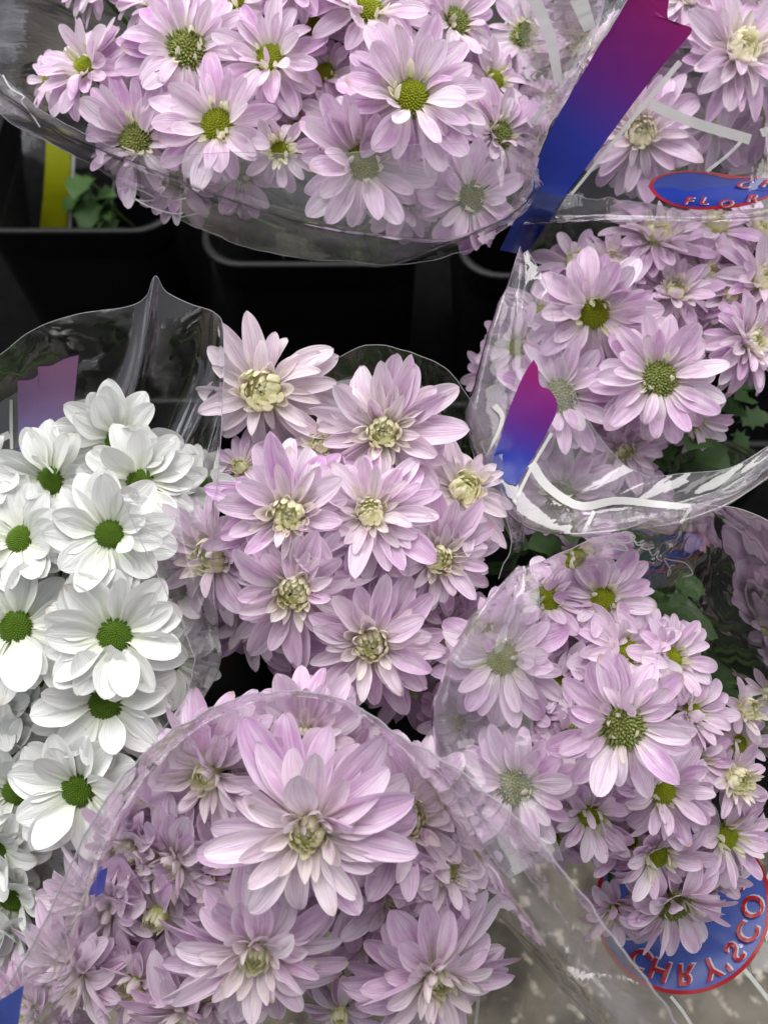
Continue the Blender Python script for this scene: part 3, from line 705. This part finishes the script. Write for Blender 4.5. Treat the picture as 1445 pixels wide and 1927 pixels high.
def strip_quads(Lp, Rp, n=24):
    a = catmull(Lp, n); b = catmull(Rp, n); out = []
    m = 4
    for i in range(n - 1):
        for k in range(m):
            f0, f1 = k / m, (k + 1) / m
            out.append([tuple(a[i] + (b[i] - a[i]) * f0), tuple(a[i] + (b[i] - a[i]) * f1), tuple(a[i + 1] + (b[i + 1] - a[i + 1]) * f1), tuple(a[i + 1] + (b[i + 1] - a[i + 1]) * f0)])
    return out
def ribbon(p, pts, wpx, name='printed_line', mat='ink_white', rows=None, n=20, lift=.0012):
    c = catmull(pts, n); t = np.gradient(c, axis=0); t /= np.linalg.norm(t, axis=1, keepdims=True) + 1e-9
    nr = np.stack([-t[:, 1], t[:, 0]], 1)
    w_ = np.linspace(wpx[0], wpx[1], n)[:, None] if isinstance(wpx, tuple) else wpx
    a = c + nr * w_ / 2; b = c - nr * w_ / 2
    return flat_print(p, [[tuple(a[i]), tuple(b[i]), tuple(b[i + 1]), tuple(a[i + 1])] for i in range(n - 1)], name, mat, lift, rows=rows)
def glyph(ch):
    cu = bpy.data.curves.new('glyph', 'FONT'); cu.body = ch; cu.size = 1; cu.align_x = 'CENTER'; cu.resolution_u = 4; cu.offset = .018
    o = bpy.data.objects.new('glyph', cu); me = bpy.data.meshes.new_from_object(o)
    V = [(v.co.x, v.co.y) for v in me.vertices]; Fc = [tuple(q.vertices) for q in me.polygons]
    bpy.data.objects.remove(o); bpy.data.meshes.remove(me)
    return V, Fc
def letter(p, ch, origin, ax, ay, parent, rows=None, lift=.0028, shadow=(3, 3)):
    """letter drawn in pixels: origin + x*ax + y*ay; white edge under red face"""
    V, Fc = glyph(ch)
    for (dx, dy), mat, lf, nm in (((shadow[0], shadow[1]), 'ink_white', lift - .0006, 'letter_outline'), ((0, 0), 'ink_red', lift, 'letter')):
        W = []
        for x, y in V:
            px = origin[0] + x * ax[0] + y * ay[0] + dx; py = origin[1] + x * ax[1] + y * ay[1] + dy
            W.append(Vector(P(px, py, dep_at(p, px, py, rows) - lf)) - Vector(p.inv))
        ob(nm, mesh(nm, W, Fc, M[mat], [(.5, .5)] * len(W)), parent)
def oval(p, pts, name, blue, parent=None, rows=None, border=9):
    """closed outline in pixels, blue field with red border"""
    c = catmull(list(pts) + [pts[0]], 60)[:-1]; ctr = c.mean(0)
    dirn = ctr - c; dirn /= np.linalg.norm(dirn, axis=1, keepdims=True)
    inn = c + dirn * border; n = len(c); quads = []
    rings = [inn + (ctr - inn) * f for f in (0, .3, .6, .9, .995)]
    for a, b in zip(rings[:-1], rings[1:]):
        for i in range(n): quads.append([tuple(a[i]), tuple(a[(i + 1) % n]), tuple(b[(i + 1) % n]), tuple(b[i])])
    o = flat_print(p, quads, name, blue, .0014, rows=rows, parent=parent)
    flat_print(p, [[tuple(c[i]), tuple(c[(i + 1) % n]), tuple(inn[(i + 1) % n]), tuple(inn[i])] for i in range(n)], 'label_border', 'ink_red', .0018, rows=rows, parent=o)
    return o

# A: the sleeve with the jagged lip
sA = sleeve('clear plastic sleeve with a jagged cut lip hanging over the black buckets', bA)
lip = [(-70, 130, .575), (0, 215, .57), (110, 275, .566), (200, 325, .562), (310, 396, .556), (400, 440, .552), (480, 470, .55), (620, 489, .55), (740, 497, .55), (870, 475, .548), (960, 420, .54), (1018, 350, .525)]
lipb = [(420 + 36 * k, 395 + 55 * math.sin(math.pi * k / 11), .92) for k in range(12)]
panel(sA, [lip, [((a[0] * .6 + b[0] * .4), (a[1] * .6 + b[1] * .4), a[2] * .62 + b[2] * .38) for a, b in zip(lip, lipb)], lipb], 110, 22, 'film', .0018, 18, seed=1, jag=.0007)
fold = [(-20, 150, .535), (60, 215, .52), (130, 255, .505), (265, 312, .495), (450, 378, .485), (620, 424, .48), (830, 443, .48), (960, 395, .488), (1018, 352, .52)]
veil = [(-10, 130, .53), (70, 200, .512), (140, 240, .495), (265, 290, .48), (450, 285, .468), (620, 290, .462), (830, 268, .462), (960, 286, .472), (1012, 318, .505)]
vA = panel(sA, [veil, fold, [(a[0], a[1] + 6, a[2] + .03) for a in fold], lip[0:1] + lip[1:9] and [lip[k] for k in (0, 1, 2, 4, 6, 7, 8, 10, 11)]], 90, 20, 'film_veil', .0012, 14, seed=2, edge=True, edge_r=.00014)
panel(sA, [[(-120, -120, .66), (-60, 40, .6), (0, 215, .57)], [(60, -100, .72), (70, 40, .68), (110, 240, .64)], [(300, 0, .9), (320, 150, .9), (380, 330, .92)]], 40, 20, 'film_crinkle', .004, 8, seed=3, edge=True)
panel(sA, [[(1018, 350, .525), (1004, 312, .51), (1040, 232, .5), (1100, 122, .49), (1160, 28, .485), (1215, -70, .48)], [(985, 330, .56), (975, 300, .56), (1000, 215, .55), (1050, 100, .54), (1110, 0, .53), (1160, -90, .53)], [(800, 330, .8), (790, 300, .8), (790, 200, .8), (790, 100, .8), (800, 0, .8), (820, -80, .8)]], 60, 20, 'film_crinkle', .0022, 9, seed=4)
ribbon(vA, [(5, 140), (20, 165), (45, 180), (40, 190), (60, 215), (75, 238)], 3.0, 'handwriting_stroke', lift=.001)
ribbon(vA, [(222, 355), (250, 352), (292, 372), (270, 378), (250, 372), (290, 392), (330, 402), (345, 398), (338, 408), (375, 400)], 2.4, 'handwriting_stroke', lift=.001)
ribbon(vA, [(292, 355), (310, 352), (302, 366), (322, 372), (315, 380), (350, 372)], 2.4, 'handwriting_stroke', lift=.001)

# B: wide stripe sleeve
sB = sleeve('clear plastic sleeve printed with a wide blue to magenta stripe and an oval label', bB)
pB = panel(sB, [[(975, -90, .50), (1150, -90, .485), (1350, -90, .48), (1540, -90, .49)], [(985, 150, .53), (1150, 150, .512), (1350, 150, .508), (1540, 150, .52)],
                [(985, 330, .555), (1150, 335, .534), (1350, 330, .53), (1540, 320, .545)], [(990, 405, .558), (1150, 402, .54), (1350, 404, .537), (1540, 385, .55)], [(992, 424, .572), (1150, 416, .555), (1350, 418, .552), (1540, 398, .565)], [(1080, 420, .8), (1170, 420, .8), (1300, 420, .8), (1400, 410, .8)]], 70, 44, 'film', .0014, 9, 5, edge=False, seed=5)
RB = (0, 34)
flat_print(pB, strip_quads([(1000, 355), (1022, 275), (1062, 195), (1098, 135), (1130, 80), (1160, 30), (1190, -20), (1205, -45), (1225, -80)], [(1060, 372), (1110, 305), (1150, 250), (1200, 182), (1250, 118), (1302, 56), (1266, 44), (1256, 18), (1272, -60)], 60), 'printed_stripe', 'ink_stripe', rows=RB, uvdir=((1030, 360), (1245, 20)))
flat_print(pB, strip_quads([(940, 470), (975, 400), (1000, 355)], [(990, 480), (1030, 420), (1060, 372)], 8), 'printed_stripe', 'ink_navy', rows=(0, 44), lift=.0011)
ribbon(pB, [(1075, 365), (1180, 235), (1280, 115)], (5, 11), rows=RB)
ribbon(pB, [(1222, 194), (1300, 228), (1412, 262)], (20, 20), rows=RB); ribbon(pB, [(1405, 255), (1370, 290), (1330, 322)], 6, rows=RB)
ribbon(pB, [(1002, -10), (1035, 70), (1052, 160)], (26, 16), rows=RB); ribbon(pB, [(1088, -5), (1110, 55)], (34, 24), rows=RB); ribbon(pB, [(1110, 70), (1060, 155), (1000, 230)], (4, 9), rows=RB)
ribbon(pB, [(980, 0), (950, 45)], 5, rows=RB); ribbon(pB, [(1432, 250), (1470, 235)], 16, rows=RB)
oB = oval(pB, [(1219, 350), (1232, 333), (1275, 321), (1330, 322), (1390, 330), (1470, 336), (1540, 350), (1530, 362), (1470, 362), (1410, 385), (1340, 394), (1280, 390), (1238, 372)], 'oval_label', 'ink_blue', rows=(20, 38), border=8)
for ch, x, y in (('C', 1395, 352), ('H', 1442, 350)): letter(pB, ch, (x, y), (38, 0), (14, -18), oB, rows=(20, 38), shadow=(4, 1))
for ch, x, y in (('F', 1292, 383), ('L', 1322, 383), ('O', 1362, 388), ('R', 1412, 378)): letter(pB, ch, (x, y), (34, 1), (10, -19), oB, rows=(20, 38), shadow=(3, 1))

# C: short curved stripe sleeve
sC = sleeve('clear plastic sleeve with a short curved magenta stripe and white printed lines', bC)
rimC = [(992, 470, .508), (1025, 530, .504), (1045, 620, .504), (1090, 760, .502), (1150, 850, .50), (1210, 893, .497), (1290, 890, .497), (1380, 878, .50), (1480, 815, .51)]
silC = [(985, 475, .54), (940, 585, .535), (905, 690, .535), (880, 790, .535), (915, 900, .528), (990, 985, .515), (1120, 1000, .506), (1320, 962, .503), (1480, 862, .512)]
pC = panel(sC, [rimC, [((a[0] + b[0]) / 2 - 6, (a[1] + b[1]) / 2 + 6, (a[2] * .72 + b[2] * .28) - .006) for a, b in zip(rimC, silC)], silC, [(1060 + 20 * k, 690 + 12 * k, .85) for k in range(9)]], 90, 40, 'film_veil', .0016, 12, 3, seed=6)
panel(sC, [[(1010, 362, .60), (1000, 420, .59), (985, 480, .575), (940, 590, .56), (905, 690, .55), (878, 795, .545), (905, 900, .54), (955, 1000, .53), (968, 1035, .525)],
           [(1035, 380, .63), (1030, 440, .63), (1010, 500, .62), (965, 610, .6), (925, 710, .6), (905, 800, .59), (930, 905, .58), (985, 990, .57), (995, 1040, .57)],
           [(1120, 480, .8), (1110, 520, .8), (1100, 570, .8), (1080, 640, .8), (1070, 720, .8), (1070, 800, .8), (1080, 860, .8), (1090, 900, .8), (1090, 940, .8)]], 90, 24, 'film', .0018, 14, seed=7, jag=.0005)
panel(sC, [[(1010, 362, .60), (1130, 372, .575), (1300, 395, .57), (1500, 380, .58)], [(1020, 440, .68), (1130, 455, .66), (1300, 470, .66), (1500, 450, .67)], [(1100, 560, .85), (1180, 560, .85), (1300, 560, .85), (1420, 560, .85)]], 60, 24, 'film_crinkle', .004, 8, 3, seed=8)
RC = (0, 27)
flat_print(pC, strip_quads([(1004, 676), (985, 706), (960, 765), (940, 830), (928, 870), (950, 905), (968, 912)], [(1012, 690), (1016, 724), (1036, 735), (1049, 766), (1030, 812), (1000, 865), (972, 914)], 26), 'printed_stripe', 'ink_stripe', rows=RC, uvdir=((950, 925), (1020, 700)))
flat_print(pC, strip_quads([(935, 835), (918, 870), (930, 905), (950, 940)], [(938, 838), (932, 880), (952, 915), (968, 930)], 10), 'printed_stripe', 'ink_blue_veiled', rows=(0, 33), lift=.0016)
ribbon(pC, [(1000, 872), (1030, 915), (1090, 952), (1160, 942), (1230, 948), (1300, 955)], (18, 12), rows=RC)
ribbon(pC, [(1038, 815), (1000, 880), (968, 945)], 6, rows=RC); ribbon(pC, [(1118, 962), (1098, 1003)], 7, rows=RC); ribbon(pC, [(1300, 955), (1280, 985)], 6, rows=RC); ribbon(pC, [(930, 762), (945, 790), (915, 860)], (12, 4), rows=RC)

# D: the white bouquet's sleeve
sD = sleeve('clear plastic sleeve with a peaked fold around the white daisies', bD)
rimD = [(-70, 715, .524), (0, 667, .518), (60, 622, .514), (140, 592, .511), (240, 577, .51), (276, 556, .507), (293, 519, .499), (313, 549, .504), (360, 572, .502), (402, 587, .496), (420, 612, .481), (421, 690, .468), (416, 800, .464), (408, 930, .46)]
midD = [(-60, 800, .556), (0, 780, .553), (60, 760, .549), (140, 740, .545), (215, 735, .543), (236, 750, .534), (246, 760, .525), (262, 745, .534), (320, 740, .54), (372, 740, .535), (396, 750, .512), (402, 790, .50), (398, 860, .495), (390, 950, .49)]
botD = [(-40 + 30 * k, 950 + 8 * k, .568) for k in range(14)]
pD = panel(sD, [rimD, midD, botD], 130, 30, 'film_back', .0010, 9, 2, seed=9)
flat_print(pD, strip_quads([(35, 850), (50, 850), (66, 850), (82, 850), (98, 850), (114, 850), (130, 850)], [(33, 716), (58, 714), (74, 702), (72, 690), (96, 688), (122, 675), (148, 668)], 28), 'printed_stripe', 'ink_stripe_lit', rows=(0, 20), uvdir=((80, 850), (90, 690)))
ribbon(pD, [(21, 752), (21, 800), (22, 845)], 6, rows=(0, 20)); ribbon(pD, [(-20, 835), (18, 817)], 14, rows=(0, 20)); ribbon(pD, [(142, 762), (185, 750)], 13, rows=(0, 20)); ribbon(pD, [(144, 765), (138, 805)], 6, rows=(0, 20))
panel(sD, [[(228, 930, .435), (262, 1010, .432), (300, 1090, .43), (340, 1165, .43), (362, 1235, .43), (352, 1305, .432), (295, 1385, .436)], [(330, 935, .448), (345, 1020, .448), (362, 1100, .448), (385, 1170, .45), (396, 1235, .452), (378, 1305, .455), (325, 1375, .455)],
           [(405, 930, .47), (398, 1020, .475), (398, 1100, .48), (404, 1170, .485), (408, 1225, .485), (380, 1300, .49), (335, 1370, .49)], [(260, 1000, .75), (265, 1050, .75), (270, 1100, .75), (270, 1150, .75), (265, 1200, .75), (255, 1240, .75), (240, 1280, .75)]], 60, 34, 'film', .0016, 8, 3, seed=10)

# E: clear arched film behind the open bunch
sE = sleeve('clear arched sleeve edge with a white printed arc behind the open bunch', bE)
pE = panel(sE, [[(545, 800, .52), (575, 730, .515), (610, 690, .51), (690, 650, .505), (770, 661, .505), (838, 692, .505), (878, 742, .51), (915, 820, .515)], [(570, 850, .56), (600, 790, .56), (640, 750, .56), (700, 735, .56), (770, 740, .56), (820, 765, .56), (850, 800, .56), (880, 860, .56)], [(600, 930, .7), (620, 920, .7), (650, 910, .7), (690, 905, .7), (730, 905, .7), (770, 910, .7), (800, 920, .7), (820, 940, .7)]], 70, 18, 'film', .0012, 8, seed=11)
ribbon(pE, [(612, 728), (680, 718), (750, 722), (800, 745), (826, 785)], 13, rows=(0, 10))
flat_print(pE, strip_quads([(575, 800), (580, 850)], [(640, 780), (630, 840)], 8), 'printed_label', 'ink_blue', rows=(8, 18))
panel(sE, [[(905, 830, .505), (935, 920, .5), (962, 1010, .49), (940, 1090, .485)], [(940, 820, .55), (965, 920, .55), (980, 1010, .55), (960, 1080, .55)], [(800, 950, .75), (810, 1000, .75), (820, 1050, .75), (810, 1090, .75)]], 40, 16, 'film', .0016, 7, seed=15)

# F: dome bouquet sleeve
sF = sleeve('clear hazy sleeve with white handwriting and a mirrored oval label around the dome bouquet', bF)
edgeF = [(1000, 1060, .405), (1014, 1120, .398), (1010, 1200, .395), (1004, 1290, .395), (1004, 1380, .395), (1020, 1500, .392), (1060, 1620, .39)]
silF = [(985, 1078, .425), (925, 1130, .43), (870, 1205, .432), (832, 1290, .435), (822, 1390, .435), (870, 1510, .43), (960, 1640, .425)]
panel(sF, [edgeF, [((a[0] * .55 + b[0] * .45) - 8, (a[1] + b[1]) / 2, a[2] * .9 + b[2] * .1 - .004) for a, b in zip(edgeF, silF)], silF, [(1100 + 14 * k, 1230 + 30 * k, .8) for k in range(7)]], 70, 36, 'film_veil', .0016, 9, 3, seed=12, edge_r=.00014)
pF = panel(sF, [[(860, 1205, .43), (930, 1120, .428), (1000, 1068, .428), (1090, 1024, .43), (1190, 990, .44), (1290, 957, .455), (1390, 957, .44), (1520, 1020, .42)],
                [(930, 1190, .46), (990, 1130, .46), (1060, 1090, .465), (1130, 1060, .47), (1220, 1045, .485), (1310, 1050, .485), (1400, 1080, .465), (1520, 1160, .44)],
                [(1020, 1220, .56), (1070, 1180, .56), (1130, 1150, .565), (1190, 1150, .57), (1260, 1190, .57), (1340, 1270, .545), (1420, 1340, .51), (1520, 1420, .475)],
                [(1120, 1300, .78), (1140, 1290, .78), (1170, 1280, .78), (1200, 1280, .78), (1230, 1290, .78), (1260, 1310, .78), (1290, 1340, .78), (1310, 1380, .78)]], 90, 40, 'film_back', .0012, 9, 3, seed=13)
RF = (0, 26)
ribbon(pF, [(1300, 1082), (1285, 1086), (1303, 1080), (1290, 1060), (1262, 1054), (1250, 1052), (1262, 1075), (1256, 1084), (1262, 1066), (1270, 1064)], 2.6, 'handwriting_stroke', rows=RF, n=44)
ribbon(pF, [(1246, 1056), (1236, 1050), (1240, 1036), (1228, 1046), (1222, 1034), (1232, 1030), (1218, 1034), (1206, 1030), (1214, 1022), (1200, 1026), (1190, 1014), (1180, 1006), (1172, 1006), (1195, 1010), (1180, 1022), (1160, 1018), (1140, 1022), (1138, 1028), (1165, 1034), (1180, 1036), (1176, 1028), (1150, 1016)], 2.6, 'handwriting_stroke', rows=RF, n=90)
pF2 = panel(sF, [[(1000, 2010, .525), (1150, 2020, .52), (1300, 2020, .515), (1450, 1990, .515), (1580, 1930, .52)], [(1060, 1800, .545), (1180, 1810, .54), (1290, 1800, .538), (1400, 1760, .54), (1520, 1700, .55)],
                 [(1120, 1600, .62), (1200, 1600, .62), (1290, 1590, .62), (1370, 1570, .62), (1460, 1540, .62)], [(1180, 1400, .82), (1210, 1400, .82), (1240, 1395, .82), (1270, 1390, .82), (1300, 1380, .82)]], 60, 30, 'film', .001, 8, 2, seed=14, edge=False)
cxL, cyL, rx, ry, th = 1285, 1705, 166, 168, R(-30)
ovp = []
for k in range(24):
    a = 2 * math.pi * k / 24; x, y = rx * math.cos(a), ry * math.sin(a)
    ovp.append((cxL + x, cyL + y))
oF = oval(pF2, ovp, 'oval_label', 'ink_blue_veiled', border=8)
def arc_letter(ch, ang, sx=56, sy=58, rad=145):
    a = R(ang); cs, sn = math.cos(a), math.sin(a)
    # letter tops point outward, mirrored: seen through the film from behind
    out = (cs, sn); tang = (sn, -cs)
    base = (cxL + (rad - 34) * cs, cyL + (rad - 34) * sn)
    letter(pF2, ch, base, (tang[0] * sx, tang[1] * sx), (out[0] * sy, out[1] * sy), oF, lift=.003, shadow=(3, -2))
for ch, ang in zip("CHRY'SCO.", (129, 110, 88, 66, 54, 42, 23, 1, -16)): arc_letter(ch, ang)
ribbon(pF2, [(1398, 1822), (1425, 1855), (1470, 1912)], 8); ribbon(pF2, [(1262, 1876), (1285, 1905), (1310, 1945)], 6); ribbon(pF2, [(1445, 1655), (1450, 1640)], 8)
lblF = panel(sF, [[(1030, 985, .60), (1180, 1000, .585), (1330, 985, .58)], [(1060, 1090, .66), (1180, 1110, .66), (1300, 1100, .66)]], 30, 12, 'film', .0006, 4, seed=16, edge=False)
oC = oval(lblF, [(1045, 1000), (1120, 1004), (1220, 1012), (1310, 1000), (1330, 1030), (1260, 1070), (1180, 1085), (1100, 1065), (1060, 1035)], 'oval_label', 'ink_blue', border=7)
for ch, x in (('T', 1235), ('H', 1268)): letter(lblF, ch, (x, 1036), (36, -6), (12, -22), oC, shadow=(2, 1))

# G: the hooded sleeve
sG = sleeve('crinkled clear sleeve arching like a hood over the largest lilac chrysanthemums', bG)
rimG = [(-40, 1930, .365), (30, 1830, .363), (90, 1725, .36), (160, 1570, .36), (255, 1436, .365), (370, 1347, .37), (480, 1307, .372), (580, 1303, .373), (670, 1330, .372), (760, 1390, .367), (870, 1455, .357), (1000, 1570, .345), (1110, 1705, .337), (1230, 1865, .33), (1300, 1965, .33)]
innG = [(70, 1990, .41), (115, 1880, .41), (165, 1770, .41), (218, 1610, .412), (300, 1468, .425), (400, 1375, .435), (500, 1332, .44), (590, 1325, .44), (675, 1352, .44), (745, 1420, .44), (820, 1520, .43), (905, 1640, .415), (985, 1760, .405), (1090, 1880, .40), (1160, 1980, .40)]
basG = [(380 + 30 * k, 1560 - 130 * math.sin(math.pi * k / 14), .78) for k in range(15)]
pG = panel(sG, [rimG, [((a[0] * .55 + b[0] * .45), (a[1] * .55 + b[1] * .45), a[2] * .6 + b[2] * .4 - .004) for a, b in zip(rimG, innG)], innG, basG], 170, 34, 'film_crinkle', .0013, 44, 1.6, seed=17, edge_r=.0004)
pG2 = panel(sG, [[(560, 2010, .46), (760, 2000, .46), (930, 1980, .455), (1120, 1990, .45)], [(560, 1860, .52), (760, 1850, .52), (930, 1830, .52), (1060, 1830, .51)], [(600, 1650, .66), (730, 1640, .66), (850, 1620, .66), (930, 1600, .66)]], 40, 20, 'film', .001, 6, seed=18, edge=False)
ribbon(pG2, [(904, 1838), (900, 1880), (893, 1945)], 6)
flat_print(pG, strip_quads([(-10, 1890), (-10, 1960)], [(45, 1855), (30, 1960)], 8), 'printed_stripe', 'ink_blue_veiled', rows=(0, 22))
flat_print(pG, strip_quads([(188, 1640), (178, 1690)], [(203, 1632), (196, 1680)], 6), 'printed_stripe', 'ink_blue', rows=(10, 30))

# the sleeve standing in the first bucket, seen from outside
b0 = Vector((p1.x - .13, p1.y + .13, .03))
sY = sleeve('clear sleeve with a yellow green stripe standing in the black bucket', b0)
top = on_z(95, 250, .5); 
def dz(px, py, z): 
    q = on_z(px, py, z); return (px, py, (q - CAM).dot(FWD))
pY = panel(sY, [[(40, 230, 1.22), (130, 235, 1.2), (222, 245, 1.21)], [(45, 330, 1.25), (130, 335, 1.24), (215, 345, 1.25)], [(60, 450, 1.32), (130, 455, 1.31), (205, 460, 1.32)]], 30, 20, 'film', .002, 5, seed=19, edge=False)
flat_print(pY, strip_quads([(88, 240), (84, 330), (74, 440)], [(134, 240), (132, 330), (124, 440)], 14), 'printed_stripe', 'ink_yellow')
ribbon(pY, [(140, 260), (136, 340), (130, 440)], 5); ribbon(pY, [(222, 300), (215, 345), (206, 420)], 2)
def sprig(px, py, d, n, label, s=.05, up=(0, -.3, .9)):
    t = bpy.data.objects.new('leafy_stem', None); COL.objects.link(t); p0 = P(px, py, d); t.location = p0
    tag(t, label, 'foliage')
    rr = random.Random(int(px))
    pts = [Vector((.003 * math.sin(k), .012 * (10 - k), -.2 + .022 * k)) for k in range(11)]
    V, Fc = tube_arrays(pts, .003, 6); ob('stem', mesh('stem', V, Fc, M['stem']), t)
    for k in range(n):
        out = (Vector((rr.uniform(-1, 1), rr.uniform(-1, .4), rr.uniform(-.2, .9)))).normalized()
        q = out.to_track_quat('Y', 'Z').to_matrix().to_4x4(); sc = s * rr.uniform(.7, 1.2)
        ob('leaf', rr.choice(LEAF), t, Matrix.Translation((0, 0, rr.uniform(-.05, .03))) @ q @ Matrix.Diagonal((sc, sc, sc, 1)))
sprig(175, 360, 1.26, 12, 'dim leafy green stem beside the yellow green stripe')
sprig(540, 345, .64, 6, 'dark leaves under the clear lip of the jagged sleeve', .04)
sprig(700, 345, .66, 6, 'dark leaves below the veiled lilac daisy', .04)
sprig(1050, 1040, .6, 8, 'dark leaves beside the small blue label with red border', .035)
sprig(1285, 860, .62, 7, 'dark leaves below the flower leaning over the bucket', .035)
sprig(1400, 770, .66, 5, 'green stem and leaves behind the leaning lilac chrysanthemum', .03)
sprig(1240, 1150, .56, 7, 'dark leaves between the dome bouquet and the grey reflecting film', .035)
